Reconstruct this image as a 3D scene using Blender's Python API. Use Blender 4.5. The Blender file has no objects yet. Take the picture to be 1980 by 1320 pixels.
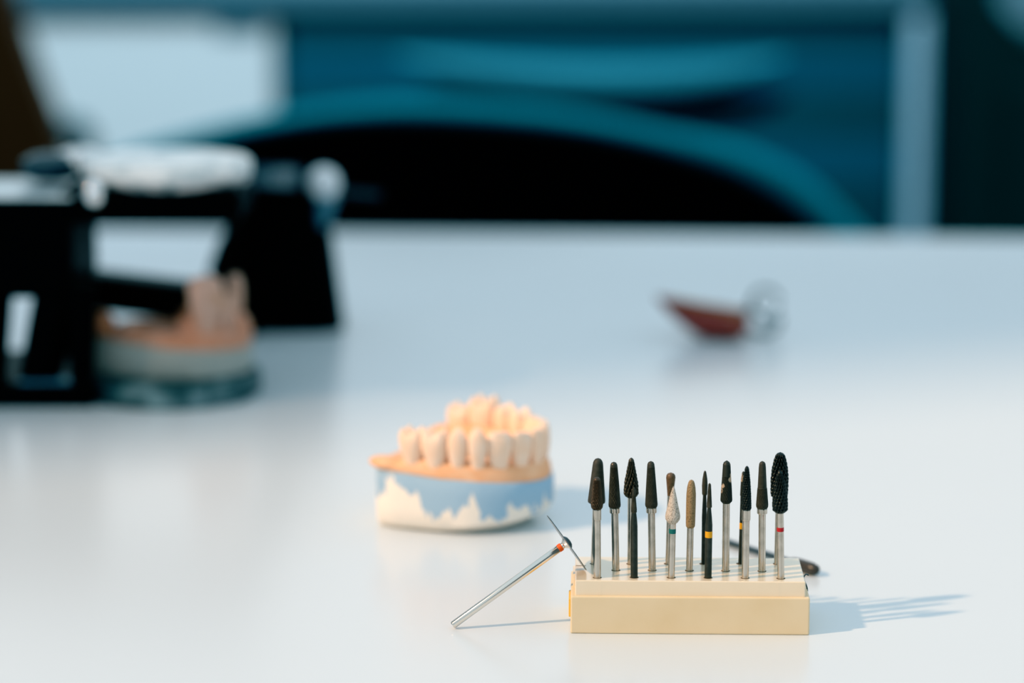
import bpy, bmesh, math, random
from mathutils import Vector, Matrix
random.seed(7)
C = bpy.context.scene.collection
PI = math.pi
# ------------------------------------------------------------------ camera geometry (photo taken as 1980 x 1320)
F = 5500.0
PITCH = math.radians(10.43)
ZT = 0.74                      # table height
CAM = Vector((0, 0, ZT + 0.2418))
FWD = Vector((0, math.cos(PITCH), -math.sin(PITCH)))
UP = Vector((0, math.sin(PITCH), math.cos(PITCH)))
RT = Vector((1, 0, 0))

def ray(u, v):
    return FWD + RT * ((u - 990) / F) + UP * ((660 - v) / F)
def onz(u, v, z=0.0):          # point at height z above the table top
    d = ray(u, v); t = (ZT + z - CAM.z) / d.z
    return CAM + d * t
def ony(u, v, y):              # point on the vertical plane at distance y
    d = ray(u, v); t = (y - CAM.y) / d.y
    return CAM + d * t
def mpp(p):                    # metres per photo pixel at p
    return (p - CAM).dot(FWD) / F

# ------------------------------------------------------------------ materials
def lin(c):
    return tuple((x / 12.92 if x <= 0.04045 else ((x + 0.055) / 1.055) ** 2.4) for x in c)
def mat(name, col, rough=0.5, metal=0.0, ior=1.5, spec=0.5, noise=None, bump=None, coat=0.0):
    """noise=(scale, colour2, low, high), bump=(scale, strength, distance)"""
    m = bpy.data.materials.new(name); m.use_nodes = True
    nt = m.node_tree; b = nt.nodes['Principled BSDF']
    b.inputs['Base Color'].default_value = (*col, 1)
    b.inputs['Roughness'].default_value = rough
    b.inputs['Metallic'].default_value = metal
    b.inputs['IOR'].default_value = ior
    b.inputs['Specular IOR Level'].default_value = spec
    b.inputs['Coat Weight'].default_value = coat; b.inputs['Coat Roughness'].default_value = .2
    tc = nt.nodes.new('ShaderNodeTexCoord')
    if noise:
        n = nt.nodes.new('ShaderNodeTexNoise'); n.inputs['Scale'].default_value = noise[0]; n.inputs['Detail'].default_value = 5
        r = nt.nodes.new('ShaderNodeValToRGB')
        r.color_ramp.elements[0].position = noise[2]; r.color_ramp.elements[0].color = (*col, 1)
        r.color_ramp.elements[1].position = noise[3]; r.color_ramp.elements[1].color = (*noise[1], 1)
        nt.links.new(tc.outputs['Object'], n.inputs['Vector']); nt.links.new(n.outputs['Fac'], r.inputs['Fac'])
        nt.links.new(r.outputs['Color'], b.inputs['Base Color'])
    if bump:
        n = nt.nodes.new('ShaderNodeTexNoise'); n.inputs['Scale'].default_value = bump[0]; n.inputs['Detail'].default_value = 4
        k = nt.nodes.new('ShaderNodeBump'); k.inputs['Strength'].default_value = bump[1]; k.inputs['Distance'].default_value = bump[2]
        nt.links.new(tc.outputs['Object'], n.inputs['Vector']); nt.links.new(n.outputs['Fac'], k.inputs['Height'])
        nt.links.new(k.outputs['Normal'], b.inputs['Normal'])
    return m

M = {}
M['table'] = mat('white_laminate', (0.665, 0.73, 0.77), 0.23, noise=(3.0, (0.65, 0.72, 0.765), 0.4, 0.6))
M['table_edge'] = mat('laminate_edge', (0.5, 0.58, 0.62), 0.4)
M['grey_metal'] = mat('grey_painted_metal', (0.25, 0.28, 0.3), 0.4, 0.5)
M['floor'] = mat('grey_floor', (0.10, 0.13, 0.15), 0.4, noise=(2.0, (0.13, 0.16, 0.18), 0.4, 0.6))
M['wall'] = mat('pale_blue_wall', (0.12, 0.22, 0.27), 0.8, noise=(1.5, (0.14, 0.24, 0.29), 0.4, 0.6))
M['wall_sun_block'] = mat('white_wall', (0.62, 0.72, 0.78), 0.8)
M['cream'] = mat('cream_plastic', (0.78, 0.64, 0.42), 0.4, noise=(55, (0.74, 0.59, 0.36), 0.45, 0.8))
M['cream_top'] = mat('cream_plastic_tray', (0.84, 0.72, 0.53), 0.3, coat=1.0, noise=(60, (0.80, 0.68, 0.48), 0.5, 0.8))
M['hole'] = mat('hole_dark', (0.16, 0.11, 0.07), 0.8)
M['yellow_tab'] = mat('yellow_tab', (0.8, 0.5, 0.08), 0.5)
M['steel'] = mat('steel', (0.62, 0.56, 0.48), 0.2, 1.0, noise=(260, (0.42, 0.38, 0.32), 0.45, 0.75))
M['steel_bright'] = mat('bright_steel', (0.78, 0.73, 0.66), 0.18, 1.0)
M['steel_dark'] = mat('dark_steel', (0.12, 0.14, 0.15), 0.3, 1.0)
M['black_shaft'] = mat('blackened_shaft', (0.030, 0.028, 0.024), 0.42, 0.2, noise=(500, (0.055, 0.05, 0.043), 0.45, 0.75))
M['carbide'] = mat('dark_carbide', (0.050, 0.038, 0.028), 0.38, 0.3, noise=(700, (0.08, 0.062, 0.045), 0.45, 0.7))
M['carbide_matte'] = mat('matte_carbide', (0.045, 0.036, 0.027), 0.6, 0.1, noise=(900, (0.065, 0.052, 0.040), 0.4, 0.7))
M['carbide_bronze'] = mat('bronze_carbide', (0.095, 0.060, 0.042), 0.34, 0.6)
M['carbide_dusty'] = mat('dusty_carbide', (0.032, 0.028, 0.022), 0.5, 0.1, noise=(300, (0.60, 0.45, 0.31), 0.56, 0.62))
M['carbide_black'] = mat('black_carbide', (0.012, 0.012, 0.011), 0.28, 0.2, noise=(420, (0.20, 0.19, 0.17), 0.70, 0.76))
M['diamond_white'] = mat('white_diamond_grit', (0.62, 0.55, 0.46), 0.7, noise=(2600, (0.16, 0.12, 0.08), 0.50, 0.68), bump=(2600, 0.9, 0.0004))
M['diamond_tan'] = mat('tan_diamond_grit', (0.36, 0.25, 0.13), 0.55, 0.2, noise=(2600, (0.15, 0.10, 0.05), 0.48, 0.72), bump=(2600, 0.7, 0.0003))
M['brown_abrasive'] = mat('brown_abrasive', (0.17, 0.10, 0.055), 0.5, 0.1, noise=(900, (0.09, 0.055, 0.03), 0.45, 0.7), bump=(1500, 0.3, 0.0002))
M['lying_head'] = mat('dark_brown_rubber', (0.05, 0.035, 0.03), 0.35)
M['band_green'] = mat('green_band', (0.01, 0.13, 0.12), 0.4)
M['band_yellow'] = mat('yellow_band', (0.75, 0.36, 0.01), 0.4)
M['band_red'] = mat('red_band', (0.45, 0.01, 0.015), 0.4)
M['band_orange'] = mat('orange_band', (0.90, 0.12, 0.01), 0.4)
M['peach'] = mat('peach_plaster', (0.88, 0.46, 0.24), 0.75, noise=(160, (0.92, 0.56, 0.34), 0.4, 0.7), bump=(700, 0.25, 0.0005))
M['peach_tooth'] = mat('peach_plaster_tooth', (0.96, 0.68, 0.49), 0.7, noise=(200, (0.96, 0.74, 0.58), 0.4, 0.7), bump=(700, 0.2, 0.0004))
M['pink'] = mat('dull_pink_plaster', (0.52, 0.22, 0.12), 0.8, noise=(110, (0.58, 0.31, 0.22), 0.4, 0.65))
M['pink_tooth'] = mat('pale_pink_plaster', (0.60, 0.38, 0.30), 0.8, noise=(110, (0.52, 0.30, 0.20), 0.45, 0.7))
M['grey_plaster'] = mat('greyish_plaster', (0.42, 0.42, 0.38), 0.85, noise=(90, (0.36, 0.38, 0.36), 0.4, 0.7))
M['white_plaster'] = mat('white_plaster', (0.92, 0.94, 0.93), 0.5, noise=(75, (0.45, 0.55, 0.58), 0.50, 0.66))
M['side_plaster'] = mat('chipped_plaster', (0.60, 0.55, 0.55), 0.8, noise=(120, (0.12, 0.17, 0.19), 0.45, 0.62))
M['green_plaster'] = mat('green_grey_plaster', (0.012, 0.055, 0.065), 0.45, noise=(70, (0.22, 0.32, 0.34), 0.52, 0.70))
M['black'] = mat('black_anodised', (0.0008, 0.002, 0.003), 0.4, 0.0, spec=0.06)
M['black_gloss'] = mat('black_gloss', (0.004, 0.035, 0.055), 0.25, 0.0, spec=0.5)
M['pale_metal'] = mat('pale_mottled_metal', (0.72, 0.78, 0.80), 0.35, 0.6, noise=(45, (0.40, 0.48, 0.52), 0.5, 0.7))
M['foot'] = mat('blue_grey_plate', (0.08, 0.22, 0.30), 0.35)
M['ball'] = mat('pale_polished_ball', (0.80, 0.86, 0.90), 0.2, spec=.8)
M['chrome'] = mat('chrome', (0.85, 0.87, 0.88), 0.22, 1.0)
M['acrylic'] = mat('red_brown_acrylic', (0.27, 0.035, 0.028), 0.3, noise=(60, (0.33, 0.07, 0.04), 0.4, 0.7))
M['acrylic_edge'] = mat('amber_acrylic', (0.33, 0.11, 0.02), 0.3)
M['teal_front'] = mat('dark_teal_front', (0.0025, 0.055, 0.075), 0.55, spec=0.2, noise=(2.5, (0.003, 0.060, 0.085), 0.35, 0.65))
M['teal_front_light'] = mat('teal_front', (0.0025, 0.078, 0.125), 0.55, spec=0.2, noise=(2.5, (0.003, 0.070, 0.112), 0.35, 0.65))
M['grey_blue'] = mat('grey_blue_worktop', (0.06, 0.13, 0.17), 0.6, spec=0.2)
M['white_board'] = mat('white_board', (0.52, 0.585, 0.61), 0.6, spec=0.2)
M['post'] = mat('pale_blue_panel', (0.36, 0.54, 0.66), 0.6, spec=0.2)
M['chair_black'] = mat('black_fabric', (0.0006, 0.0016, 0.0035), 0.9, spec=0.03)
M['chair_rim'] = mat('teal_rim', (0.001, 0.17, 0.225), 0.6, spec=0.1)
M['crescent'] = mat('dusty_teal_cushion', (0.030, 0.15, 0.20), 0.7, spec=0.1)
M['crescent_dark'] = mat('navy_seat_and_shade', (0.0008, 0.010, 0.018), 0.8, spec=0.05)
M['brown'] = mat('dark_brown_leather', (0.055, 0.022, 0.009), 0.6, spec=0.12)
M['dark_green'] = mat('green_black_lacquer', (0.003, 0.024, 0.025), 0.6, spec=0.1)

def painted_base_material():
    """cream plaster with ragged blue paint over the upper part"""
    m = bpy.data.materials.new('blue_painted_plaster'); m.use_nodes = True
    nt = m.node_tree; b = nt.nodes['Principled BSDF']; b.inputs['Roughness'].default_value = 0.75
    tc = nt.nodes.new('ShaderNodeTexCoord'); sx = nt.nodes.new('ShaderNodeSeparateXYZ')
    nt.links.new(tc.outputs['Object'], sx.inputs['Vector'])
    mp = nt.nodes.new('ShaderNodeMapping'); mp.inputs['Scale'].default_value = (1, 1, 0.55)
    nt.links.new(tc.outputs['Object'], mp.inputs['Vector'])
    n = nt.nodes.new('ShaderNodeTexNoise'); n.inputs['Scale'].default_value = 140; n.inputs['Detail'].default_value = 4; n.inputs['Distortion'].default_value = .35
    nt.links.new(mp.outputs['Vector'], n.inputs['Vector'])
    h = nt.nodes.new('ShaderNodeMapRange'); h.inputs['From Min'].default_value = 0.0; h.inputs['From Max'].default_value = 0.02
    h.inputs['To Min'].default_value = -0.27; h.inputs['To Max'].default_value = 0.17
    nt.links.new(sx.outputs['Z'], h.inputs['Value'])
    a = nt.nodes.new('ShaderNodeMath'); a.operation = 'ADD'
    nt.links.new(n.outputs['Fac'], a.inputs[0]); nt.links.new(h.outputs['Result'], a.inputs[1])
    ax = nt.nodes.new('ShaderNodeMath'); ax.operation = 'MULTIPLY_ADD'; ax.inputs[1].default_value = 2.6
    nt.links.new(sx.outputs['X'], ax.inputs[0]); nt.links.new(a.outputs[0], ax.inputs[2])
    r = nt.nodes.new('ShaderNodeValToRGB'); e = r.color_ramp.elements
    e[0].position = 0.49; e[0].color = (0.90, 0.83, 0.73, 1); e[1].position = 0.52; e[1].color = (0.34, 0.51, 0.66, 1)
    nt.links.new(ax.outputs[0], r.inputs['Fac']); nt.links.new(r.outputs['Color'], b.inputs['Base Color'])
    k = nt.nodes.new('ShaderNodeBump'); k.inputs['Strength'].default_value = 0.5; k.inputs['Distance'].default_value = 0.0008
    nt.links.new(n.outputs['Fac'], k.inputs['Height']); nt.links.new(k.outputs['Normal'], b.inputs['Normal'])
    return m
M['painted'] = painted_base_material()

# ------------------------------------------------------------------ object helpers
def empty(name, loc=None, mtx=None):
    o = bpy.data.objects.new(name, None); C.objects.link(o); o.empty_display_size = 0.01
    o.matrix_world = mtx if mtx is not None else Matrix.Translation(loc)
    return o
def tag(o, label, cat, group=None):
    o['label'] = label; o['category'] = cat
    if group: o['group'] = group
    return o
def obj(name, bm, m, parent=None, world=False, smooth=False, label=None):
    """one mesh object; world=True: vertices are in world space and get moved to the parent's frame"""
    bmesh.ops.recalc_face_normals(bm, faces=bm.faces[:])
    if smooth:
        for e in bm.edges:
            if len(e.link_faces) == 2 and e.calc_face_angle(0) > 0.75: e.smooth = False
    me = bpy.data.meshes.new(name); bm.to_mesh(me); bm.free()
    if smooth:
        for p in me.polygons: p.use_smooth = True
    me.materials.append(m)
    o = bpy.data.objects.new(name, me); C.objects.link(o)
    if parent is not None:
        o.parent = parent
        if world:
            w = parent
            mw = Matrix.Identity(4)
            while w is not None:
                mw = w.matrix_basis @ mw; w = w.parent
            me.transform(mw.inverted())
    if label: o['label'] = label
    return o
def struct(o):
    o['kind'] = 'structure'; return o

def box(bm, p0, p1, bevel=0.0, seg=3, rot=None):
    lo = Vector([min(a, b) for a, b in zip(p0, p1)]); hi = Vector([max(a, b) for a, b in zip(p0, p1)])
    r = bmesh.ops.create_cube(bm, size=1)
    vs = r['verts']; c = (lo + hi) / 2; s = hi - lo
    for v in vs:
        v.co = Vector((v.co.x * s.x, v.co.y * s.y, v.co.z * s.z))
    if bevel > 0:
        es = list({e for v in vs for e in v.link_edges})
        g = bmesh.ops.bevel(bm, geom=es, offset=bevel, segments=seg, profile=0.5, affect='EDGES')
        vs = list({v for f in g['faces'] for v in f.verts} | {v for v in vs if v.is_valid})
    for v in vs:
        if rot is not None: v.co = rot @ v.co
        v.co += c
    return vs
def loft(bm, rings, cap0=True, cap1=True, closed=True):
    vr = [[bm.verts.new(p) for p in ring] for ring in rings]
    n = len(vr[0])
    for a, b in zip(vr[:-1], vr[1:]):
        for i in range(n if closed else n - 1):
            j = (i + 1) % n
            bm.faces.new((a[i], a[j], b[j], b[i]))
    if cap0: bm.faces.new(vr[0][::-1])
    if cap1: bm.faces.new(vr[-1])
    return vr
def lathe(bm, prof, seg=40, mod=None):
    """prof: list of (z, r) from bottom to top"""
    rings = []
    for z, r in prof:
        ring = []
        for i in range(seg):
            t = 2 * PI * i / seg
            rr = max(1e-6, r + (mod(t, z, r) if mod else 0))
            ring.append(Vector((rr * math.cos(t), rr * math.sin(t), z)))
        rings.append(ring)
    loft(bm, rings)
def tube(bm, pts, r, seg=12, closed=False):
    pts = [Vector(p) for p in pts]; n = len(pts); rings = []
    prev = None
    for i, p in enumerate(pts):
        a = pts[(i - 1) % n] if (closed or i > 0) else p
        b = pts[(i + 1) % n] if (closed or i < n - 1) else p
        t = (b - a).normalized()
        if prev is None:
            q = t.orthogonal().normalized()
        else:
            q = (prev - t * prev.dot(t)).normalized()
        prev = q; w = t.cross(q)
        rr = r[i] if isinstance(r, (list, tuple)) else r
        rings.append([p + (q * math.cos(2 * PI * k / seg) + w * math.sin(2 * PI * k / seg)) * rr for k in range(seg)])
    if closed: rings.append(rings[0])
    if closed:
        vr = [[bm.verts.new(p) for p in ring] for ring in rings[:-1]]
        m_ = len(vr)
        for i in range(m_):
            a, b = vr[i], vr[(i + 1) % m_]
            for k in range(seg):
                bm.faces.new((a[k], a[(k + 1) % seg], b[(k + 1) % seg], b[k]))
    else:
        loft(bm, rings)
def prism(bm, poly, off):
    """poly: world points of one face; off: extrusion vector"""
    loft(bm, [[Vector(p) for p in poly], [Vector(p) + Vector(off) for p in poly]])
def smoothcurve(pts, n=8):
    """Catmull-Rom through the points"""
    P = [Vector(p) for p in pts]; P = [2 * P[0] - P[1]] + P + [2 * P[-1] - P[-2]]
    out = []
    for i in range(1, len(P) - 2):
        for k in range(n):
            t = k / n
            out.append(0.5 * ((2 * P[i]) + (-P[i - 1] + P[i + 1]) * t + (2 * P[i - 1] - 5 * P[i] + 4 * P[i + 1] - P[i + 2]) * t * t
                              + (-P[i - 1] + 3 * P[i] - 3 * P[i + 1] + P[i + 2]) * t ** 3))
    out.append(P[-2]); return out
def axis_matrix(base, tip):
    """frame at base whose z runs to tip and whose x stays near the picture's right"""
    z = (tip - base).normalized(); x = (Vector((1, 0, 0)) - z * z.x).normalized(); y = z.cross(x)
    m = Matrix((x, y, z)).transposed().to_4x4(); m.translation = base
    return m

# ------------------------------------------------------------------ the setting
bm = bmesh.new(); box(bm, (-4, -3, -0.05), (4, 4.2, 0)); struct(obj('floor', bm, M['floor']))
YW = 3.62
WX0, WX1, WZ0, WZ1 = -3.0, 3.0, 0.98, 2.5
bm = bmesh.new()
o4 = [(-4, 0), (4, 0), (4, 2.8), (-4, 2.8)]; i4 = [(WX0, WZ0), (WX1, WZ0), (WX1, WZ1), (WX0, WZ1)]
rings = []
for y in (YW, YW + 0.12):
    rings.append([bm.verts.new((x, y, z)) for x, z in o4]); rings.append([bm.verts.new((x, y, z)) for x, z in i4])
for k in range(4):
    j = (k + 1) % 4
    bm.faces.new((rings[0][k], rings[0][j], rings[1][j], rings[1][k])); bm.faces.new((rings[2][k], rings[3][k], rings[3][j], rings[2][j]))
    bm.faces.new((rings[1][k], rings[1][j], rings[3][j], rings[3][k])); bm.faces.new((rings[0][k], rings[2][k], rings[2][j], rings[0][j]))
struct(obj('wall_back', bm, M['wall']))
M['window_frame'] = mat('white_window_frame', (0.7, 0.74, 0.76), 0.5)
bm = bmesh.new()
for k in range(4):
    pass
wf = []
for a, b_ in (((WX0, WZ0), (WX1, WZ0 + 0.04)), ((WX0, WZ1 - 0.04), (WX1, WZ1))):
    box(bm, (a[0], YW + 0.03, a[1]), (b_[0], YW + 0.09, b_[1]))
for x in (WX0, -1.5, 1.5, WX1 - 0.04):
    box(bm, (x, YW + 0.03, WZ0 + 0.04), (x + 0.04, YW + 0.09, WZ1 - 0.04))
struct(obj('window_1', bm, M['window_frame']))

XL, LY0, LY1, LZ0, LZ1 = -3.4, -2.6, -0.07, 0.9, 4.2
bm = bmesh.new()
box(bm, (XL - .1, LY1, 0), (XL, 4.2, 4.5)); box(bm, (XL - .1, -3, 0), (XL, LY0, 4.5))
box(bm, (XL - .1, LY0, 0), (XL, LY1, LZ0)); box(bm, (XL - .1, LY0, LZ1), (XL, LY1, 4.5))
struct(obj('wall_sun_block', bm, M['wall_sun_block']))  # out of view, added so its opening limits the sun patch

# ------------------------------------------------------------------ table
a = onz(650, 447); b_ = onz(1980, 460)
sl = (b_.y - a.y) / (b_.x - a.x)
def edge_y(x): return a.y + sl * (x - a.x)
t = tag(empty('table', (0, 0.7, 0)), 'large white laminate table that carries all the dental things', 'table')
X0, X1, Y0 = -1.05, 1.05, -0.25
bm = bmesh.new()
poly = [(X0, Y0, ZT), (X1, Y0, ZT), (X1, edge_y(X1), ZT), (X0, edge_y(X0), ZT)]
prism(bm, poly, (0, 0, -0.028))
obj('tabletop', bm, M['table'], t, True)
for x, y in ((X0 + .06, Y0 + .06), (X1 - .06, Y0 + .06), (X1 - .06, edge_y(X1) - .06), (X0 + .06, edge_y(X0) - .06)):
    bm = bmesh.new(); box(bm, (x - .025, y - .025, 0), (x + .025, y + .025, ZT - .028), .004, 2)
    obj('leg', bm, M['grey_metal'], t, True)

# ------------------------------------------------------------------ bur block
A = onz(1103, 1224.5); B = onz(1565, 1228)
ex = (B - A).normalized(); ey = Vector((-ex.y, ex.x, 0)); LB = (B - A).length
HB1, HB2, DB = 0.0116, 0.0163, 0.0300
MB_ = Matrix((ex, ey, Vector((0, 0, 1)))).transposed().to_4x4(); MB_.translation = A
blk = tag(empty('bur_block', mtx=MB_), 'cream plastic bur block holding two dozen-odd rotary tools upright on the white table'.replace('two dozen-odd ', 'the '), 'bur holder')
bm = bmesh.new(); box(bm, (0, 0, 0), (LB, DB, HB1), .0005, 3); obj('base', bm, M['cream'], blk)
ins = 0.0013
bm = bmesh.new()
# tray with a slightly raised pad and two shallow vertical seams
box(bm, (ins, 0.0011, HB1 - .001), (LB - ins, DB - .0008, HB2), .0004, 3)
tray = obj('tray', bm, M['cream_top'], blk)
for sx in (0.0089, LB - 0.0095):
    bm = bmesh.new(); box(bm, (sx - .0004, 0.00107, HB1 + .0001), (sx + .0004, 0.0013, HB2 - .0005))
    obj('seam', bm, M['cream_top'], tray)
bm = bmesh.new(); box(bm, (-0.0006, 0.004, 0.0040), (0.0002, 0.014, 0.0098), .0003, 2); obj('tab', bm, M['yellow_tab'], blk, label='yellow tab on the side of the block')
bm = bmesh.new(); box(bm, (ins - .0007, 0.012, HB1 - .0005), (ins + .0003, 0.022, HB2 - .001), .0002, 2); obj('side_catch', bm, M['cream_top'], blk)
bm = bmesh.new()
cx = LB - ins
pts = [(cx + .0011, .011, HB1 - .0022), (cx + .0013, .011, HB1 - .0002), (cx + .0003, .011, HB1 + .0026), (cx + .0002, .011, HB2 - .0012), (cx + .0008, .011, HB2 - .0003), (cx + .0016, .011, HB2 - .0006)]
tube(bm, smoothcurve(pts, 5), .00022, 8); obj('spring_clip', bm, M['steel_dark'], blk, smooth=True, label='bent wire clip')
bm = bmesh.new(); box(bm, (ins + .0002, 0.0178, HB2 - .0001), (ins + .0032, 0.0182, HB2 + .00006)); obj('groove', bm, M['hole'], tray)

def hole_at(p):
    l = MB_.inverted() @ p
    bm = bmesh.new()
    bmesh.ops.create_circle(bm, cap_ends=True, segments=28, radius=0.00138, matrix=Matrix.Translation((l.x, l.y, HB2 + .00003)))
    obj('hole', bm, M['hole'], tray)

# ------------------------------------------------------------------ burs (photo crop units: origin 1080,860, scale 3.474)
SC = 3.474
def crop(x, y): return 1080 + x / SC, 860 + y / SC
def resample(prof, n):
    out = []; tot = sum(abs(b[0] - a[0]) + abs(b[1] - a[1]) for a, b in zip(prof[:-1], prof[1:]))
    for a, b in zip(prof[:-1], prof[1:]):
        k = max(1, int(round(n * (abs(b[0] - a[0]) + abs(b[1] - a[1])) / tot)))
        for i in range(k):
            s = i / k; out.append((a[0] + (b[0] - a[0]) * s, a[1] + (b[1] - a[1]) * s))
    out.append(prof[-1]); return out
def cutmod(n, depth, zlo, zhi, rmax, cross=0.7):
    k = n * 0.40 / rmax; k2 = n * 0.75 / rmax
    def f(t, z, r):
        if z < zlo or z > zhi: return 0
        h1 = abs(math.sin((n * t - k * z) / 2)); h2 = abs(math.sin((n * t + k2 * z) / 2))
        return -depth * ((1 - h1) ** 1.5 + cross * (1 - h2) ** 2) * min(1, r / rmax * 1.4)
    return f
def bur(label, base, tip, shaft_w, head, head_mat, shaft_mat, collar=None, band=None, cut=None, neck=None, group='rotary burs standing in the cream block', shaft_top=None):
    bu, bv = crop(*base); p = onz(bu, bv, HB2)
    tu, tv = crop(*tip); q = ony(tu, tv, p.y)
    s = mpp(p) / SC; L = (q - p).length; y0, y1 = base[1], tip[1]
    def Z(y): return (y0 - y) / (y0 - y1) * L
    root = tag(empty('dental_bur', mtx=axis_matrix(p, q)), label, 'dental bur', group)
    hole_at(p)
    hp = [(Z(y), w / 2 * s) for y, w in head]
    zh = hp[0][0]
    rs = shaft_w / 2 * s
    if neck:
        sp = [(-0.0006, rs)] + [(Z(y), w / 2 * s) for y, w in neck] + [(zh + .0003, neck[-1][1] / 2 * s)]
    else:
        sp = [(-0.0006, rs), (zh + .0003, rs)]
    bm = bmesh.new(); lathe(bm, sp, 28); obj('shaft', bm, M[shaft_mat], root, smooth=True)
    if collar:
        r = collar[2] / 2 * s; z0, z1 = Z(collar[1]), Z(collar[0])
        bm = bmesh.new(); lathe(bm, [(z0, rs * .98), (z0 + .00012, r * .97), (z0 + .0003, r), (z1 - .0002, r), (z1, r * .97)], 32)
        obj('collar', bm, M['steel'], root)
    if band:
        bm = bmesh.new(); r = rs * 1.035; lathe(bm, [(Z(band[1]), rs), (Z(band[1]) + .0001, r), (Z(band[0]) - .0001, r), (Z(band[0]), rs)], 28)
        obj('colour_band', bm, M[band[2]], root, label=band[2].split('_')[1] + ' marking ring')
    bm = bmesh.new()
    if cut:
        n, d, lo, hi = cut; d *= 1.5
        rm = max(r for _, r in hp)
        lathe(bm, resample(hp, 110), 140 if n > 14 else 110, cutmod(n, d * rm, Z(lo), Z(hi), rm))
    else:
        lathe(bm, resample(hp, 40), 40)
    obj('head', bm, M[head_mat], root, smooth=True)
    return root

dome = lambda y, w: [(y + 0.10 * w, w * .86), (y + .03 * w, w * .5), (y, w * .05)]
# back row
bur('fat smooth cone-shaped black bur, tallest one at the tab end of the block', (240, 797), (266, 88), 48,
    [(396, 76), (384, 114), (372, 118), (140, 72), (118, 66), (104, 54), (94, 36), (88, 4)], 'carbide_matte', 'steel')
bur('coarse tree-shaped black bur with twisted teeth, behind a slim dark bur', (485, 798), (489, 85), 46,
    [(352, 50), (342, 82), (328, 102), (312, 103), (255, 97), (200, 76), (150, 56), (115, 42), (100, 34), (91, 22), (85, 3)], 'carbide', 'steel', cut=(11, .16, 348, 112))
bur('brown round-headed pear-shaped abrasive bur behind the white diamond cone', (737, 797), (755, 185), 40,
    [(345, 34), (335, 40), (300, 46), (250, 57), (218, 63), (203, 58), (192, 42), (185, 4)], 'brown_abrasive', 'steel')
bur('thin flame-tipped black bur with a black shaft, behind a yellow-banded bur', (975, 798), (984, 172), 33,
    [(336, 28), (328, 36), (270, 39), (228, 33), (192, 21), (177, 14), (172, 2)], 'carbide_matte', 'black_shaft',
    neck=[(560, 33), (480, 34), (400, 29), (338, 24)])
bur('thin yellow-banded black bur almost hidden behind a silver-shafted cone bur', (1223, 797), (1243, 176), 32,
    [(345, 30), (338, 38), (230, 32), (190, 22), (180, 14), (176, 2)], 'carbide_dusty', 'black_shaft', band=(520, 562, 'band_yellow'))
bur('large egg-shaped black bur with coarse teeth, biggest head in the block', (1470, 798), (1490, 48), 46,
    [(348, 60), (342, 112), (330, 118), (290, 121), (220, 122), (150, 108), (100, 86), (70, 66), (56, 42), (48, 4)], 'carbide_black', 'steel', cut=(13, .13, 345, 66))
# middle row
bur('tapered cross-cut black bur with silver collar, between fat smooth cone and tree-shaped bur', (385, 841), (371, 113), 49,
    [(421, 66), (410, 81), (398, 83), (250, 66), (150, 51), (130, 45), (119, 32), (113, 4)], 'carbide', 'steel', collar=(420, 456, 69), cut=(22, .085, 412, 150))
bur('tapered fine-cut black bur with silver collar, beside the brown pear-shaped bur', (629, 841), (620, 108), 49,
    [(420, 66), (408, 82), (396, 85), (250, 66), (150, 52), (127, 46), (115, 33), (108, 4)], 'carbide_matte', 'steel', collar=(418, 455, 70), cut=(28, .06, 410, 150))
bur('tan torpedo-shaped diamond bur with rounded point in the middle of the block', (879, 843), (893, 233), 46,
    [(554, 46), (545, 60), (520, 63), (400, 65), (330, 64), (285, 56), (255, 43), (240, 30), (233, 5)], 'diamond_tan', 'steel')
bur('tapered black bur with pale dust patches and no collar', (1122, 845), (1130, 104), 49,
    [(390, 50), (376, 77), (366, 81), (300, 74), (200, 59), (130, 51), (115, 38), (104, 5)], 'carbide_dusty', 'steel', cut=(22, .075, 380, 210))
bur('tapered black bur, smooth above and fine-cut below, with silver collar, near the egg-shaped bur', (1366, 847), (1369, 108), 49,
    [(426, 66), (412, 81), (398, 83), (290, 66), (286, 61), (150, 48), (125, 42), (114, 28), (108, 4)], 'carbide_matte', 'steel', collar=(425, 461, 69), cut=(26, .06, 415, 290))
# front row
bur('short bronze-tinted cross-cut bur in front of the fat smooth cone', (260, 890), (257, 215), 50,
    [(431, 58), (418, 78), (400, 84), (300, 66), (240, 52), (226, 42), (219, 28), (215, 4)], 'carbide_bronze', 'steel', collar=(430, 504, 57), cut=(20, .10, 425, 236))
bur('slim all-black needle bur in front of the tree-shaped bur', (508, 889), (506, 283), 48,
    [(454, 32), (448, 40), (430, 40), (300, 19), (288, 14), (283, 3)], 'carbide', 'black_shaft', neck=[(545, 48), (500, 42), (456, 32)], cut=(12, .10, 450, 330))
bur('white teardrop-shaped diamond bur with a green band on its shaft', (757, 890), (772, 278), 46,
    [(529, 44), (516, 70), (497, 96), (478, 101), (455, 94), (400, 68), (330, 38), (290, 17), (278, 3)], 'diamond_white', 'steel', band=(560, 592, 'band_green'))
bur('slim black tapered bur with a wide yellow band on its black shaft', (1004, 891), (1015, 255), 48,
    [(421, 28), (416, 37), (400, 36), (300, 24), (264, 18), (255, 3)], 'carbide', 'black_shaft', neck=[(535, 48), (480, 38), (424, 26)], band=(577, 619, 'band_yellow'), cut=(12, .09, 418, 300))
bur('pointed glossy black cone bur with long silver collar', (1253, 893), (1266, 140), 49,
    [(433, 60), (426, 69), (410, 71), (320, 62), (250, 52), (200, 41), (160, 30), (147, 20), (140, 3)], 'carbide_black', 'steel', collar=(432, 506, 58), cut=(12, .11, 428, 170))
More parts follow.
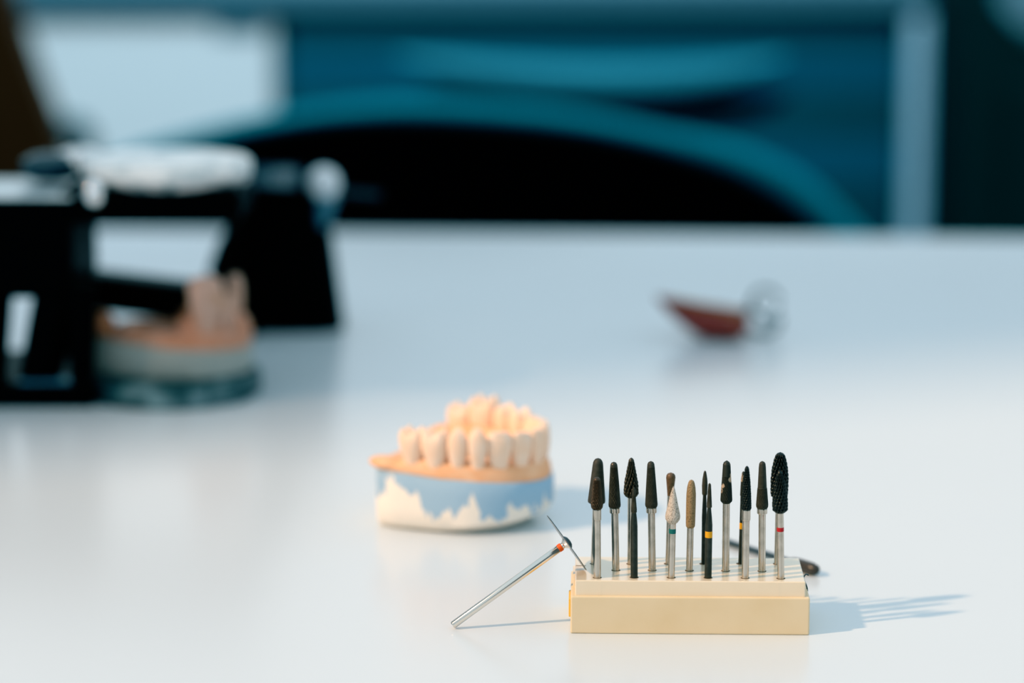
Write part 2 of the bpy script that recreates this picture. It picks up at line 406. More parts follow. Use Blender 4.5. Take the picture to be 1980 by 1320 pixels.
bur('coarse black flame bur with a red band, in front of the egg-shaped bur', (1493, 896), (1486, 170), 47,
    [(456, 50), (446, 80), (436, 104), (400, 108), (345, 103), (280, 82), (220, 54), (187, 32), (175, 16), (170, 3)], 'carbide_black', 'steel', band=(550, 578, 'band_red'), cut=(13, .11, 446, 190))

# ------------------------------------------------------------------ disc mandrel leaning on the block
p = onz(876, 1208, 0.0012)
s = mpp(p)
q = p + RT * ((1096 - 876) * s) + UP * ((1208 - 1049) * s) + FWD * 0.0
r0 = ray(990, 1130).normalized()
q = q - r0 * ((q - p).dot(r0)) * 1.0
mtx = axis_matrix(p, q); L = (q - p).length
t = tag(empty('disc_mandrel', mtx=mtx), 'steel mandrel with thin cutting disc, leaning against the cream block', 'rotary tool')
rs = 7.3 * s
bm = bmesh.new(); lathe(bm, [(-.0002, rs * .8), (.0002, rs), (L - 19 * s, rs), (L - 17 * s, rs * .8)], 32); obj('shaft', bm, M['steel_bright'], t, smooth=True)
bm = bmesh.new(); lathe(bm, [(L - 20 * s, rs * .95), (L - 19.5 * s, rs * 1.08), (L - 12 * s, rs * 1.08), (L - 11.5 * s, rs * .95)], 32); obj('colour_band', bm, M['band_orange'], t, label='orange marking ring')
bm = bmesh.new(); lathe(bm, [(L - 12 * s, rs * .8), (L - 8 * s, rs * .85), (L - 3 * s, rs * 1.5), (L - .8 * s, rs * 1.75), (L - .4 * s, rs * 1.75)], 32); obj('hub', bm, M['steel_bright'], t)
bm = bmesh.new(); lathe(bm, [(L - .7 * s, 65 * s), (L + .0 * s, 65.5 * s), (L + .7 * s, 65 * s)], 96); obj('cutting_disc', bm, M['steel_dark'], t)
bm = bmesh.new(); lathe(bm, [(L + .7 * s, rs * 2.0), (L + 4 * s, rs * 1.75), (L + 7 * s, rs * 1.1), (L + 8 * s, rs * .2)], 32); obj('screw_head', bm, M['steel_dark'], t, smooth=True)

# tool lying on the table behind the block
p = onz(1404, 1047, .0012); q = onz(1582, 1103, .0022)
t = tag(empty('lying_bur', mtx=axis_matrix(p, q)), 'dark bur with brown rounded head lying on the table behind the block', 'dental bur')
L = (q - p).length
bm = bmesh.new(); lathe(bm, [(0, .0009), (.0002, .00115), (L * .74, .00115)], 24); obj('shaft', bm, M['steel_dark'], t, smooth=True)
bm = bmesh.new(); lathe(bm, [(L * .70, .0012), (L * .74, .0018), (L * .80, .0021), (L * .93, .0021), (L * .98, .0016), (L, .0004)], 28)
obj('head', bm, M['lying_head'], t, smooth=True)

# ------------------------------------------------------------------ dental casts
def arch(n, heel=.014, Lx=.029, w=.022):
    """points and outward angles along a U, from the near end to the far end; the bow points to +x"""
    raw = []
    for i in range(20): raw.append(Vector((-heel + heel * i / 20, -w, 0)))
    for i in range(61):
        f = -PI / 2 + PI * i / 60; raw.append(Vector((Lx * math.cos(f), w * math.sin(f), 0)))
    for i in range(20): raw.append(Vector((-heel * (i + 1) / 20, w, 0)))
    d = [0]
    for a, b in zip(raw[:-1], raw[1:]): d.append(d[-1] + (b - a).length)
    out = []
    for k in range(n):
        s_ = d[-1] * k / (n - 1) if n > 1 else 0; i = 0
        while i < len(d) - 2 and d[i + 1] < s_: i += 1
        u = (s_ - d[i]) / max(1e-9, d[i + 1] - d[i]); p = raw[i].lerp(raw[i + 1], min(1, u)); tg = (raw[i + 1] - raw[i]).normalized()
        out.append((p, tg, d[-1]))
    return out
def arch_at(s_frac): return arch(1001)[int(round(s_frac * 1000))][:2]
ARC = arch(1001)
def footprint(off, heel_x, n=72, Lx=.029, w=.022, rough=0.0):
    pts = []
    L_, W_ = Lx + off, w + off
    for i in range(n):
        t_ = 2 * PI * i / n; c, s_ = math.cos(t_), math.sin(t_)
        e = 2 / 2.3 if c > 0 else 2 / 4.5
        x = (L_ if c > 0 else -heel_x) * abs(c) ** e * (1 if c > 0 else 1)
        y = W_ * (abs(s_) ** (2 / 2.3 if c > 0 else 2 / 4.5)) * (1 if s_ > 0 else -1)
        k = 1 + rough * (math.sin(5 * t_ + 1) + .6 * math.sin(11 * t_ + 2))
        pts.append((x * k, y * k))
    return pts
def gum_mesh(z0, ridge, name, m, parent, off=.0052, heel=.0235, tilt=0.0, lift=0.0, spots=()):
    bm = bmesh.new()
    fp = footprint(off, heel, rough=.008)
    loft(bm, [[Vector((x * k, y * k, z)) for x, y in fp] for k, z in ((.985, z0 - .0008), (1.0, z0 + .0003), (.99, z0 + .0010), (.93, z0 + .0018))])
    pts = ARC[::20]
    sec = [(.0050, z0), (.0049, z0 + .35 * ridge), (.0043, z0 + .75 * ridge), (.0028, z0 + .98 * ridge), (-.0028, z0 + .98 * ridge), (-.0056, z0 + .72 * ridge), (-.0078, z0 + .3 * ridge), (-.0088, z0)]
    rings = []
    for i, (p, tg, _) in enumerate(pts):
        nrm = Vector((tg.y, -tg.x, 0))
        f = min(1, (min(i, len(pts) - 1 - i) + 1.5) / 5)
        g = lift * min(1, max(0, (i / (len(pts) - 1) - .42) / .15))
        rings.append([p + nrm * o_ + Vector((0, 0, z0 + (z - z0) * f * (1 + (g if o_ < 0 else 0)))) for o_, z in sec])
    loft(bm, rings)
    for (x, y, z, rx, ry, rz) in spots:
        g = bmesh.ops.create_icosphere(bm, subdivisions=3, radius=1)
        for v in g['verts']: v.co = Vector((v.co.x * rx + x, v.co.y * ry + y, v.co.z * rz + z))
    for v in bm.verts: v.co.z -= tilt * (.927 * v.co.x + .375 * v.co.y)
    o = obj(name, bm, m, parent)
    r = o.modifiers.new('Remesh', 'REMESH'); r.mode = 'VOXEL'; r.voxel_size = .0007; r.use_smooth_shade = True
    sm = o.modifiers.new('Smooth', 'SMOOTH'); sm.factor = .6; sm.iterations = 6
    return o
def tooth(parent, m, sf, w, d, z0, z1, cusps=0, shift=0.0, lean=0.0, tip=.55):
    p, tg = ARC[int(round(sf * 1000))][:2]
    nrm = Vector((tg.y, -tg.x, 0)); p = p + nrm * shift
    rings = []; n = 28
    prof = [(0, .50), (.18, .64), (.40, .84), (.62, .99), (.80, 1.0), (.92, .90), (.98, .72), (1.0, tip)]
    for f, k in prof:
        ring = []
        for i in range(n):
            a_ = 2 * PI * i / n; c, s_ = math.cos(a_), math.sin(a_)
            e = 2 / 2.8
            x = abs(c) ** e * (1 if c > 0 else -1) * w / 2 * k; y = abs(s_) ** e * (1 if s_ > 0 else -1) * d / 2 * (k * .75 + .25 * (1 if f < .9 else k) if cusps else k * (1 - .45 * max(0, f - .3)))
            z = z0 + (z1 - z0) * f
            if cusps and f > .75: z += (z1 - z0) * .09 * math.cos(cusps * a_ + PI / cusps * 0 + PI)
            ring.append(p + tg * x + nrm * (y + lean * f) + Vector((0, 0, z)))
        rings.append(ring)
    bm = bmesh.new(); loft(bm, rings, True, False)
    bm.verts.ensure_lookup_table(); top = bm.verts[-n:]
    c = bm.verts.new(p + nrm * lean + Vector((0, 0, z1 - (z1 - z0) * (.16 if cusps else -.02))))
    top = [bm.verts[len(bm.verts) - 1 - n + i] for i in range(n)] if False else list(top)
    for i in range(n): bm.faces.new((top[i], top[(i + 1) % n], c))
    return obj('tooth', bm, m, parent, smooth=True)

yawc = math.radians(-22)
pf = onz(930, 1035)
O = Vector((-0.0192, pf.y + .0275, ZT))
cast = tag(empty('dental_cast', mtx=Matrix.Translation(O) @ Matrix.Rotation(yawc, 4, 'Z')), 'peach plaster jaw cast on a blue-painted cream base, standing alone on the table', 'dental cast')
fp = footprint(.0052, .0235, rough=.006)
bm = bmesh.new()
loft(bm, [[Vector((x * k + dx, y * k, z - (.075 * (.927 * x + .375 * y) * min(1, max(0, (z - .006) / .011))) + (.0024 * max(0, (.927 * x + .375 * y + .004) / .034) if 0 < z < .0035 else 0))) for x, y in fp] for k, dx, z in ((.84, -.0038, 0), (.91, -.0020, .0010), (.985, -.0002, .0030), (1.0, 0, .008), (1.0, 0, .014), (.99, 0, .0185), (.96, 0, .0195))])
obj('plaster_base', bm, M['painted'], cast, smooth=True)
gum_mesh(.0192, .0062, 'gum', M['peach'], cast, off=.0042, heel=.0225, tilt=.075, lift=.75, spots=[(-.016, -.0225, .0208, .0075, .005, .0026), (-.014, .0215, .0225, .006, .005, .005)])
# tooth: fraction along the bow, width, depth, cusp count
TT = M['peach_tooth']
widths = [8.4, 8.8, 6.6, 6.6, 8.2, 7.6, 7.2, 7.0, 7.4, 7.6, 6.8, 7.0, 9.8, 9.0]
depths = [9.6, 9.6, 8.0, 7.8, 7.8, 6.4, 6.2, 6.2, 6.6, 7.8, 8.2, 8.4, 10.4, 9.6]
cusps_ = [4, 4, 2, 2, 0, 0, 0, 0, 0, 0, 2, 2, 4, 4]
tops = [.0352, .0356, .0356, .0358, .0356, .0350, .0350, .0352, .0350, .0346, .0352, .0356, .0378, .0345]
acc = 0; tot_ = sum(widths)
for w, d, cu, z1 in zip(widths, depths, cusps_, tops):
    sf = .035 + .955 * (acc + w / 2) / tot_; acc += w
    pt = ARC[int(round(sf * 1000))][0]; xw = .927 * pt.x + .375 * pt.y
    tooth(cast, TT, sf, w * .00110, d * .00098, .0215 - .075 * xw, z1 - .025 * xw, cu, shift=.0014, lean=.0008, tip=.66 if cu else .74)

# ------------------------------------------------------------------ articulator with a mounted cast
pA = onz(330, 795); RA = 176 * mpp(pA) * 1.0
yA = pA.y + RA
def zA(v, y=None): return ony(330, v, y if y else yA).z
def xA(u, y=None): return ony(u, 600, y if y else yA).x
art = tag(empty('articulator', (xA(250), yA, ZT)), 'black dental articulator with a white plaster disc on its upper arm', 'articulator')
def apart(name, m, fn, parent=None, smooth=False, label=None):
    bm = bmesh.new(); fn(bm); return obj(name, bm, M[m], parent or art, True, smooth, label)
def disc(bm, c, r, z0, z1, rough=.0, seg=64, bev=.0012):
    rings = []
    for k, z in ((r - bev, z0), (r, z0 + bev), (r, z1 - bev), (r - bev * 1.5, z1)):
        rings.append([Vector((c.x + k * (1 + rough * math.sin(7 * t_) + rough * .7 * math.sin(17 * t_ + 1)) * math.cos(t_), c.y + k * (1 + rough * math.sin(5 * t_ + 2)) * math.sin(t_), z)) for t_ in [2 * PI * i / seg for i in range(seg)]])
    loft(bm, rings)
cL = Vector((xA(330), yA, ZT)); HM = .0105
apart('lower_mount', 'green_plaster', lambda bm: disc(bm, cL, RA, ZT + .0005, ZT + HM, .012), label='green-grey stained plaster puck under the mounted cast')
yF = yA - .030                                    # front face of the near pillar
x0, x1 = ony(-190, 600, yF).x, ony(150, 600, yF).x
zt_, zb_ = ony(60, 381, yF).z, ony(60, 560, yF).z
def boxz(bm, u0, u1, v0, v1, y0, y1, bev=.002, rot=None):
    box(bm, (ony(u0, 600, y0).x, y0, ony(300, v1, y0).z), (ony(u1, 600, y0).x, y1, ony(300, v0, y0).z), bev, 3, rot)
apart('pillar_head', 'black', lambda bm: boxz(bm, -170, 142, 385, 578, yF, yA + .045, .003))
apart('pillar_lit_top', 'pale_metal', lambda bm: boxz(bm, -150, 146, 379, 387, yF - .001, yA + .030, .001), label='pillar top with its light put into the pale colour')  # pale slab carries the light falling on the black pillar's top
for (ua, va, ub, vb, r, dy) in ((-14, 555, -18, 735, 40, .02), (122, 548, 74, 735, 52, .012), (158, 548, 158, 738, 30, .002)):
    def leg(bm, ua=ua, va=va, ub=ub, vb=vb, r=r, dy=dy):
        a_, b2 = ony(ua, va, yF + dy), ony(ub, vb, yF + dy); k = mpp(a_)
        tube(bm, [a_, a_.lerp(b2, .5), b2], [r * k, r * k * .9, r * k * .75], 16)
    apart('pillar_leg', 'black', leg, smooth=True)
apart('foot_bar', 'black', lambda bm: box(bm, (ony(-170, 785, yF).x, yF - .002, ZT), (ony(182, 785, yF).x, yA + .05, ony(60, 742, yF).z), .003, 3))
apart('foot_plate', 'foot', lambda bm: boxz(bm, 30, 172, 738, 744, yF + .0, yA - .017, .0008))
cU = Vector((xA(328), yA, 0)); zU = zA(304)
RU = 163 * mpp(ony(328, 318, yA))
apart('upper_arm', 'black', lambda bm: boxz(bm, 120, 468, 366, 434, yA - .030, yA + .030, .003))
apart('upper_mount', 'white_plaster', lambda bm: disc(bm, cU, RU, zU - .0075, zU, .010), label='white plaster disc on top')
apart('mount_rim', 'side_plaster', lambda bm: disc(bm, cU + Vector((.002, 0, 0)), RU * .93, zU - .0105, zU - .0060, .014), label='chipped plaster edge')
def knob(bm):
    c = ony(182, 375, yA - .032); g = bmesh.ops.create_uvsphere(bm, u_segments=20, v_segments=12, radius=.0055)
    for v in g['verts']: v.co = Vector((v.co.x * .9, v.co.y, v.co.z * 1.1)) + c
apart('thumb_screw', 'chrome', knob, smooth=True)
def knob2(bm):
    c = ony(100, 318, yA + .01); lathe(bm, [(0, .009), (.002, .0125), (.008, .0125), (.0105, .008), (.011, .001)], 28)
    for v in bm.verts: v.co += c + Vector((0, 0, -.006))
apart('lock_knob', 'black_gloss', knob2, smooth=True)
def knob3(bm):
    c = ony(155, 308, yA + .012); lathe(bm, [(0, .006), (.002, .009), (.007, .009), (.009, .005)], 24)
    for v in bm.verts: v.co += c + Vector((0, 0, -.004))
apart('adjusting_nut', 'chrome', knob3, smooth=True)
yB = yA + .045
apart('rear_bar', 'black', lambda bm: boxz(bm, 120, 420, 544, 612, yB - .012, yB + .012, .003, Matrix.Rotation(math.radians(7), 3, 'Y')))
# far pillar with skirt, arm and ball
pP = onz(575, 645); rP = 80 * mpp(pP); yP = pP.y + rP * .8
def skirt(bm):
    rows = [(645, 492, 662), (630, 484, 667), (590, 440, 662), (520, 402, 652), (470, 420, 645), (420, 448, 634), (375, 478, 622), (352, 492, 606)]
    rings = []
    for v, ua, ub in rows:
        yy = yP if v < 640 else yP
        pa, pb = ony(ua, v, yP), ony(ub, v, yP); c = (pa + pb) / 2; hw = (pb.x - pa.x) / 2
        z = c.z
        rings.append([Vector((c.x + hw * abs(math.cos(t_)) ** .7 * (1 if math.cos(t_) > 0 else -1), yP + rP * .8 * abs(math.sin(t_)) ** .7 * (1 if math.sin(t_) > 0 else -1), z)) for t_ in [2 * PI * i / 40 for i in range(40)]])
    dz = min(v.z for v in rings[0]) - ZT
    for v in rings[0]: v.z = ZT
    loft(bm, rings)
apart('far_pillar', 'black', skirt, smooth=True)
def arm2(bm):
    a_, b2 = ony(455, 338, yA + .03), ony(566, 344, yP)
    d = (b2 - a_); w = Vector((d.y, -d.x, 0)).normalized() * .008; h = Vector((0, 0, .0055))
    loft(bm, [[a_ + w + h, a_ - w + h, a_ - w - h, a_ + w - h], [b2 + w + h, b2 - w + h, b2 - w - h, b2 + w - h]])
apart('cross_arm', 'black_gloss', arm2)
def ball(bm):
    c = ony(626, 354, yP - .014); k = 32 * mpp(c); g = bmesh.ops.create_uvsphere(bm, u_segments=28, v_segments=18, radius=k)
    for v in g['verts']: v.co = v.co + c
apart('condyle_ball', 'ball', ball, smooth=True)
def collar_(bm):
    c0, c1 = ony(632, 382, yP - .012), ony(622, 440, yP - .012); k = mpp(c0); tube(bm, [c0, c0.lerp(c1, .5), c1], [22 * k, 17 * k, 8 * k], 18)
apart('ball_socket', 'foot', collar_, smooth=True)
apart('side_pin', 'black_gloss', lambda bm: tube(bm, [ony(655, 372, yP), ony(738, 378, yP)], 7 * mpp(pP), 14), smooth=True)
def base_link(bm):
    a_, b2 = Vector((xA(130), yA + .062, ZT + .006)), Vector((ony(500, 640, yP).x, yP, ZT + .006))
    d = (b2 - a_); w = Vector((d.y, -d.x, 0)).normalized() * .012; h = Vector((0, 0, .0058))
    loft(bm, [[a_ + w + h, a_ - w + h, a_ - w - h, a_ + w - h], [b2 + w + h, b2 - w + h, b2 - w - h, b2 + w - h]])
apart('base_link', 'black', base_link)

zc = ZT + HM + .0004
c2 = tag(empty('dental_cast', mtx=Matrix.Translation((xA(334), yA + .002, zc)) @ Matrix.Rotation(math.radians(-25), 4, 'Z')),
         'dull pink plaster cast with two tall back teeth, mounted in the black articulator', 'dental cast')
fp2 = footprint(.0056, .031, rough=.006)
bm = bmesh.new(); loft(bm, [[Vector((x * k - .001, y * k, z - (.07 * (.906 * x + .42 * y) if z > .01 else 0))) for x, y in fp2] for k, z in ((.97, 0), (1.0, .001), (1.0, .008), (1.02, .0135))]); obj('plaster_base', bm, M['grey_plaster'], c2, smooth=True)
gum_mesh(.0132, .0060, 'gum', M['pink'], c2, off=.0050, heel=.0300, tilt=.10, spots=[(.018, -.004, .019, .012, .013, .009), (.0, .019, .018, .009, .007, .006), (.028, .006, .020, .006, .007, .009), (-.024, -.018, .0165, .006, .006, .0065)])
for sf, w, d, z0, z1, cu in ((.375, .015, .011, .018, .0425, 0), (.465, .009, .010, .018, .034, 0), (.575, .0075, .0085, .018, .0410, 0), (.68, .009, .009, .016, .031, 2), (.05, .006, .006, .014, .023, 0)):
    tooth(c2, M['pink_tooth'], sf, w, d, z0, z1, cu, shift=-.001)

# ------------------------------------------------------------------ orthodontic plate with wire loops
pR = onz(1400, 662); k = mpp(pR); yR = pR.y + .010
ret = tag(empty('orthodontic_plate', (pR.x, yR, ZT)), 'small red-brown acrylic dental plate with looped steel wires lying on the table', 'dental appliance')
def shell(bm):
    n = 22; rings = []
    for i in range(n + 1):
        s_ = i / n
        u = 1268 + 176 * s_
        top = ony(u, 572 + 36 * s_ + 3 * math.sin(PI * s_), yR).z
        vb = 574 + 88 * math.sin(min(1, s_ * 1.35) * PI / 2) ** .85 - (22 * max(0, s_ - .88) / .12 if s_ > .88 else 0)
        bot = max(ZT + .0003, ony(u, vb, yR).z); h = max(.0006, top - bot); w = .0015 + .013 * math.sin(min(1, s_ * 1.15) * PI / 2) ** .8
        x = ony(u, 600, yR).x; ring = []
        for j in range(13):                        # outer U from far rim to near rim
            a_ = PI * j / 12; ring.append(Vector((x, yR + w * math.cos(a_), top - h * math.sin(a_) ** .8)))
        for j in range(13):                        # inner U back
            a_ = PI - PI * j / 12; ring.append(Vector((x, yR + (w - .0012) * math.cos(a_), top + .0001 - max(.0001, h - .0016) * math.sin(a_) ** .8)))
        rings.append(ring)
    loft(bm, rings)
bm = bmesh.new(); shell(bm); plate = obj('acrylic_plate', bm, M['acrylic'], ret, True, True)
bm = bmesh.new()
tube(bm, [ony(1300 + 140 * i / 10, 580 + 27 * i / 10, yR - .0125 * math.sin(min(1, (.18 + .8 * i / 10) * 1.15) * PI / 2)) for i in range(11)], .0013, 10)
obj('plate_edge', bm, M['acrylic_edge'], plate, True, True, label='amber translucent edge')
def loop(bm, u, v, ru, rv, y, tw, r=.0007, a0=0, a1=2 * PI):
    tube(bm, [ony(u + ru * math.cos(a_), v + rv * math.sin(a_), y + tw * math.cos(a_)) for a_ in [a0 + (a1 - a0) * i / 30 for i in range(31)]], r, 10)
bm = bmesh.new(); loop(bm, 1480, 584, 27, 26, yR, .004, .0011, .2, 2 * PI - .2); obj('wire_loop', bm, M['steel_dark'], ret, True, True)
bm = bmesh.new(); loop(bm, 1474, 620, 34, 26, yR - .004, .006, .0013, -.3, PI + 1.2); obj('wire_loop', bm, M['steel_dark'], ret, True, True)
bm = bmesh.new(); loop(bm, 1462, 612, 22, 30, yR + .008, -.004, .0008, .5, PI * 1.7); obj('wire_loop', bm, M['chrome'], ret, True, True)
def scr(bm):
    c = ony(1486, 612, yR - .004); g = bmesh.ops.create_uvsphere(bm, u_segments=18, v_segments=12, radius=.0042)
    for v in g['verts']: v.co = v.co + c
bm = bmesh.new(); scr(bm); obj('expansion_screw', bm, M['pale_metal'], ret, True, True)

# ------------------------------------------------------------------ background furniture
YC = 3.02
def X(u, y=YC): return ony(u, 200, y).x
def Zv(v, y=YC): return ony(990, v, y).z
# teal drawer cabinet
dc = tag(empty('drawer_cabinet', (X(1150), YC + .25, 0)), 'low dark teal cabinet with wide flat drawers, behind the table', 'cabinet')
bm = bmesh.new(); box(bm, (X(545), YC + .02, .0), (X(1752), YC + .5, Zv(22))); obj('carcass', bm, M['teal_front'], dc, True)
vs = [22, 93, 181, 268, 356, 444]
for i in range(5):
    bm = bmesh.new(); box(bm, (X(552), YC, Zv(vs[i + 1] - 1.0)), (X(1740), YC + .019, Zv(vs[i] + 1.5)), .002, 2)
    obj('drawer', bm, M['teal_front_light' if i in (1, 3) else 'teal_front'], dc, True)
bm = bmesh.new(); box(bm, (X(552), YC, .06), (X(1740), YC + .019, Zv(447)), .002, 2); obj('drawer', bm, M['teal_front'], dc, True)
bm = bmesh.new(); box(bm, (X(1752), YC - .01, 0), (X(1845), YC + .5, Zv(30)), .006, 3); obj('end_panel', bm, M['post'], dc, True, label='pale blue end panel')
# white cabinet
wc = tag(empty('white_cabinet', (X(300), YC + .25, 0)), 'white-fronted low cabinet between the brown chair and the teal drawers', 'cabinet')
bm = bmesh.new(); box(bm, (X(-300), YC + .02, 0), (X(540), YC + .5, Zv(22))); obj('carcass', bm, M['grey_blue'], wc, True)
bm = bmesh.new(); box(bm, (X(50), YC, .06), (X(530), YC + .019, Zv(40)), .003, 2); dr = obj('cabinet_front', bm, M['white_board'], wc, True)
bm = bmesh.new(); box(bm, (X(-290), YC, .06), (X(44), YC + .019, Zv(40)), .003, 2); obj('cabinet_front', bm, M['white_board'], wc, True)
bm = bmesh.new(); box(bm, (X(420), YC - .003, Zv(64)), (X(515), YC + .002, Zv(40)), .001, 2); obj('handle_plate', bm, M['grey_blue'], dr, True)
# worktop
bm = bmesh.new(); box(bm, (X(-300), YC - .012, Zv(21)), (X(1845), YC + .52, Zv(21) + .03), .003, 2)
tag(obj('worktop', bm, M['grey_blue']), 'grey-blue worktop lying over the low cabinets', 'worktop')
# dark tall cabinet with a sloped upper corner
YD = 2.75
bm = bmesh.new()
poly = [(ony(1858, 100, YD).x, YD, 0.0), (ony(2300, 100, YD).x, YD, 0.0), (ony(2300, 100, YD).x, YD, ony(990, 110, YD).z), (ony(1990, 100, YD).x, YD, ony(990, 75, YD).z), (ony(1925, 100, YD).x, YD, ony(990, 5, YD).z), (ony(1925, 100, YD).x, YD, .84), (ony(1858, 100, YD).x, YD, .84)]
dk = tag(empty('dark_cabinet', (ony(2050, 100, YD).x, YD + .2, 0)), 'green-black tall cabinet standing beside the pale blue end panel', 'cabinet')
prism(bm, poly, (0, .22, 0)); obj('body', bm, M['dark_green'], dk, True)
bm = bmesh.new(); box(bm, (ony(1950, 100, YD).x, YD - .012, .08), (ony(2290, 100, YD).x, YD, ony(990, 160, YD).z), .002, 2); obj('door', bm, M['dark_green'], dk, True)

# chair with an arched back
def chair_frame(root, xc, yb, w, front, mname, seat_z=.46, seat_d=.42):
    """seat and legs; the seat reaches from the backrest towards front (+1 away from the camera, -1 towards it)"""
    bm = bmesh.new(); y0, y1 = (yb, yb + seat_d) if front > 0 else (yb - seat_d, yb)
    box(bm, (xc - w / 2, y0, seat_z - .05), (xc + w / 2, y1, seat_z), .02, 4); obj('seat', bm, M[mname], root, True)
    for sx in (-1, 1):
        for yy in (y0 + .04, y1 - .04):
            bm = bmesh.new(); tube(bm, [(xc + sx * (w / 2 - .05), yy, seat_z - .05), (xc + sx * (w / 2 - .02), yy, 0)], [.014, .011], 12); obj('leg', bm, M['grey_metal'], root, True, True)
Y1 = 1.93
inner = [(55, 470), (130, 395), (250, 330), (430, 278), (600, 249), (760, 240), (920, 246), (1100, 262), (1250, 292), (1400, 338), (1500, 388), (1590, 452)]
outer = [(10, 470), (90, 380), (230, 300), (430, 242), (600, 209), (760, 194), (920, 197), (1100, 215), (1270, 246), (1440, 286), (1570, 352), (1690, 470)]
pin = smoothcurve([ony(u, v, Y1) for u, v in inner], 8); pout = smoothcurve([ony(u, v, Y1) for u, v in outer], 8)
ch = tag(empty('arched_chair', (X(830, Y1), Y1 + .2, 0)), 'black chair with wide arched back and teal rim, pushed up to the far table edge', 'chair')
poly = [p for p in pin]; zb = .52
bm = bmesh.new()
poly = [Vector((pin[0].x, Y1, zb))] + pin + [Vector((pin[-1].x, Y1, zb))]
prism(bm, poly, (0, .03, 0)); back = obj('backrest', bm, M['chair_black'], ch, True)
bm = bmesh.new(); rings = []
for a_, b2 in zip(pin, pout):
    c = (a_ + b2) / 2; h = (b2 - a_) / 2
    rings.append([c + h * math.cos(t_) * 1.05 + Vector((0, .012 * math.sin(t_) + .012, 0)) for t_ in [2 * PI * i / 20 for i in range(20)]])
loft(bm, rings); obj('rim', bm, M['chair_rim'], back, True, True, label='padded teal rim')
chair_frame(ch, X(830, Y1), Y1 + .03, .46, 1, 'chair_black')

# second chair: a curved cushion with a dark shade panel below
Y2 = 2.50
top = [(770, 112), (880, 114), (1000, 119), (1120, 122), (1250, 122), (1380, 119), (1520, 114)]
bot = [(770, 118), (860, 154), (1000, 184), (1120, 197), (1240, 199), (1380, 184), (1520, 122)]
ch2 = tag(empty('curved_back_chair', (X(1150, Y2), Y2 + .2, 0)), 'teal chair with a crescent-shaped back cushion, behind the arched black chair', 'chair')
bm = bmesh.new(); rings = []
for a_, b2 in zip(smoothcurve([ony(u, v, Y2) for u, v in top], 6), smoothcurve([ony(u, v, Y2) for u, v in bot], 6)):
    c = (a_ + b2) / 2; h = (a_ - b2) / 2; xx = (c.x - X(1150, Y2)) / .17; dy = .03 * xx * xx
    rings.append([c + h * (abs(math.cos(t_)) ** .7) * (1 if math.cos(t_) > 0 else -1) + Vector((0, .016 * math.sin(t_) + dy, 0)) for t_ in [2 * PI * i / 20 for i in range(20)]])
loft(bm, rings); obj('back_cushion', bm, M['crescent'], ch2, True, True)
bm = bmesh.new()
dkp = [(820, 165), (1000, 178), (1240, 190), (1420, 182), (1540, 178), (1490, 215), (1400, 240), (1200, 260), (1000, 250), (880, 215)]
prism(bm, [ony(u, v, Y2 + .04) for u, v in dkp], (0, .02, 0)); obj('shade_panel', bm, M['crescent_dark'], ch2, True)  # dark panel standing in for the shadow under the cushion
bm = bmesh.new(); box(bm, (X(1150, Y2) - .03, Y2 + .045, .44), (X(1150, Y2) + .03, Y2 + .06, ony(990, 230, Y2).z), .004, 2); obj('back_stem', bm, M['grey_metal'], ch2, True)
chair_frame(ch2, X(1150, Y2), Y2 + .035, .42, 1, 'crescent_dark', seat_d=.38)

# brown chair at the side
Y3 = 2.35
br = tag(empty('brown_chair', (ony(-150, 200, Y3).x, Y3, 0)), 'dark brown padded chair with leaning back in front of the white cabinet', 'chair')
bm = bmesh.new()
poly = smoothcurve([ony(u, v, Y3) for u, v in ((118, 310), (98, 235), (66, 150), (38, 70), (14, -10), (-20, -75), (-90, -100), (-260, -100), (-330, -75))], 5)
poly = poly + [ony(-350, 300, Y3)]
low = [Vector((poly[0].x + .01, Y3, .44))]
prism(bm, low + poly + [Vector((poly[-1].x, Y3, .44))], (0, .05, 0)); obj('backrest', bm, M['brown'], br, True)
bm = bmesh.new(); tube(bm, smoothcurve([ony(105, 262, Y3 + .06), ony(135, 248, Y3 + .10), ony(160, 262, Y3 + .2), ony(165, 300, Y3 + .3)], 5), .011, 12); obj('armrest', bm, M['teal_front'], br, True, True)
chair_frame(br, (ony(-115, 200, Y3).x), Y3 + .05, .30, 1, 'brown')

# ------------------------------------------------------------------ light
w = bpy.data.worlds.new('World'); bpy.context.scene.world = w; w.use_nodes = True
nt = w.node_tree; bg = nt.nodes['Background']
tc = nt.nodes.new('ShaderNodeTexCoord'); sx = nt.nodes.new('ShaderNodeSeparateXYZ'); nt.links.new(tc.outputs['Generated'], sx.inputs['Vector'])
mr = nt.nodes.new('ShaderNodeMapRange'); mr.inputs['From Min'].default_value = -1; mr.inputs['From Max'].default_value = 1
nt.links.new(sx.outputs['Z'], mr.inputs['Value'])
cr = nt.nodes.new('ShaderNodeValToRGB'); e = cr.color_ramp.elements
e[0].position = 0.0; e[0].color = (.10, .14, .17, 1)
e[1].position = 1.0; e[1].color = (.74, .92, 1.04, 1)
for pos, col in ((.49, (.16, .22, .27)), (.53, (.30, .48, .60)), (.57, (.54, .73, .85)), (.61, (.90, .97, 1.0)), (.70, (.75, .90, 1.0))):
    x = cr.color_ramp.elements.new(pos); x.color = (*col, 1)
nt.links.new(mr.outputs['Result'], cr.inputs['Fac'])
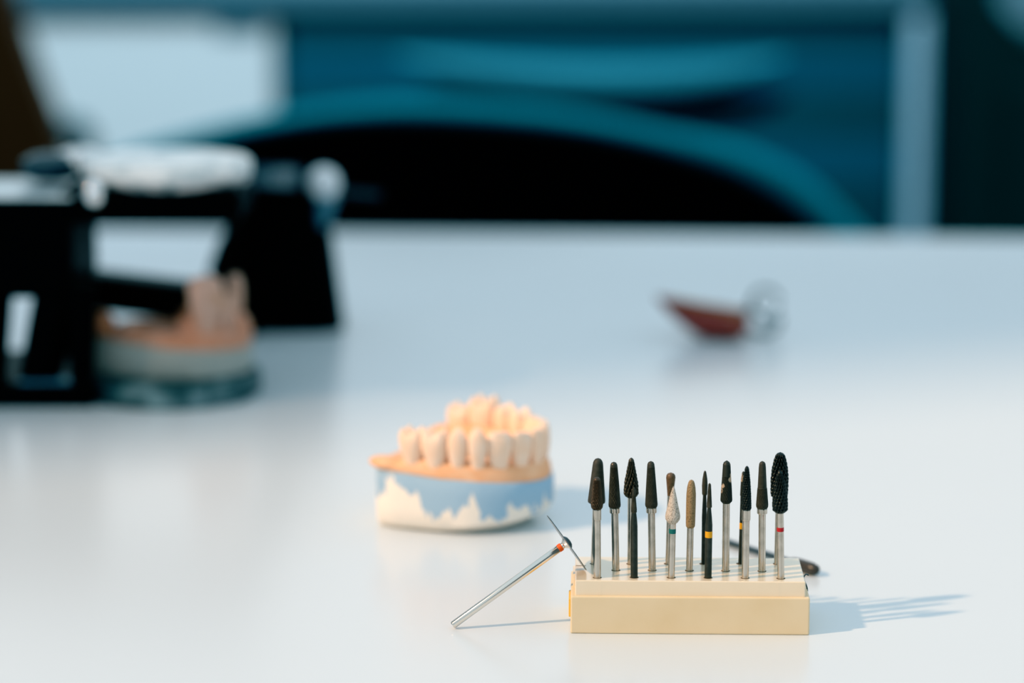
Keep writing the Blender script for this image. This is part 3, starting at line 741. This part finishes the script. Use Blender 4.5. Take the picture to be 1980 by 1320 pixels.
# the dim side of the surroundings, behind the camera
dp = nt.nodes.new('ShaderNodeVectorMath'); dp.operation = 'DOT_PRODUCT'; dp.inputs[1].default_value = (0.45, -0.89, 0.0)
nt.links.new(tc.outputs['Generated'], dp.inputs[0])
dm = nt.nodes.new('ShaderNodeMapRange'); dm.inputs['From Min'].default_value = .82; dm.inputs['From Max'].default_value = .97
dm.inputs['To Min'].default_value = 1.0; dm.inputs['To Max'].default_value = 0.08
nt.links.new(dp.outputs['Value'], dm.inputs['Value'])
ml = nt.nodes.new('ShaderNodeMix'); ml.data_type = 'RGBA'; ml.blend_type = 'MULTIPLY'; ml.inputs['Factor'].default_value = 1
nt.links.new(cr.outputs['Color'], ml.inputs['A']); nt.links.new(dm.outputs['Result'], ml.inputs['B']); nt.links.new(ml.outputs['Result'], bg.inputs['Color']); bg.inputs['Strength'].default_value = 0.92

sd = bpy.data.lights.new('sun', 'SUN'); sd.energy = 3.1; sd.color = (1.0, .64, .38); sd.angle = math.radians(2.5)
so = bpy.data.objects.new('sun', sd); C.objects.link(so)
az, el = math.radians(20), math.radians(38)
d = Vector((math.cos(az) * math.cos(el), math.sin(az) * math.cos(el), -math.sin(el)))
so.rotation_euler = d.to_track_quat('-Z', 'Y').to_euler(); so.location = (-2, -.7, 2.4)

ad = bpy.data.lights.new('cabinet_fill', 'AREA'); ad.shape = 'RECTANGLE'; ad.size = 1.6; ad.size_y = .5; ad.energy = 16; ad.color = (.72, .90, 1.0); ad.spread = math.radians(80)  # unseen fill light, added to brighten the background cabinets
ao = bpy.data.objects.new('cabinet_fill', ad); C.objects.link(ao); ao.location = (-.2, 2.0, 2.4)
ao.rotation_euler = (Vector((-.2, 3.0, .45)) - ao.location).to_track_quat('-Z', 'Y').to_euler()

# ------------------------------------------------------------------ camera
cd = bpy.data.cameras.new('camera'); co = bpy.data.objects.new('camera', cd); C.objects.link(co)
cd.sensor_width = 36; cd.lens = F / 1980 * 36; cd.clip_start = .02; cd.clip_end = 50
co.location = CAM; co.rotation_euler = (PI / 2 - PITCH, 0, 0)
cd.dof.use_dof = True; cd.dof.focus_distance = (onz(1300, 1116, HB2) - CAM).dot(FWD) + .003; cd.dof.aperture_fstop = 5.0; cd.dof.aperture_blades = 0
sc = bpy.context.scene; sc.camera = co
sc.view_settings.view_transform = 'Standard'; sc.view_settings.look = 'None'; sc.view_settings.exposure = 0; sc.view_settings.gamma = 1

vs_ = sc.view_settings; vs_.use_curve_mapping = True
cm = vs_.curve_mapping
def setc(i, pts):
    c = cm.curves[i]
    c.points[0].location = pts[0]; c.points[-1].location = pts[-1]
    for p in pts[1:-1]: c.points.new(*p)
setc(3, [(0, 0), (.015, .004), (.06, .046), (.2, .19), (1, 1)])
setc(0, [(0, 0), (.03, .021), (.12, .10), (.4, .39), (1, 1)])
cm.update()
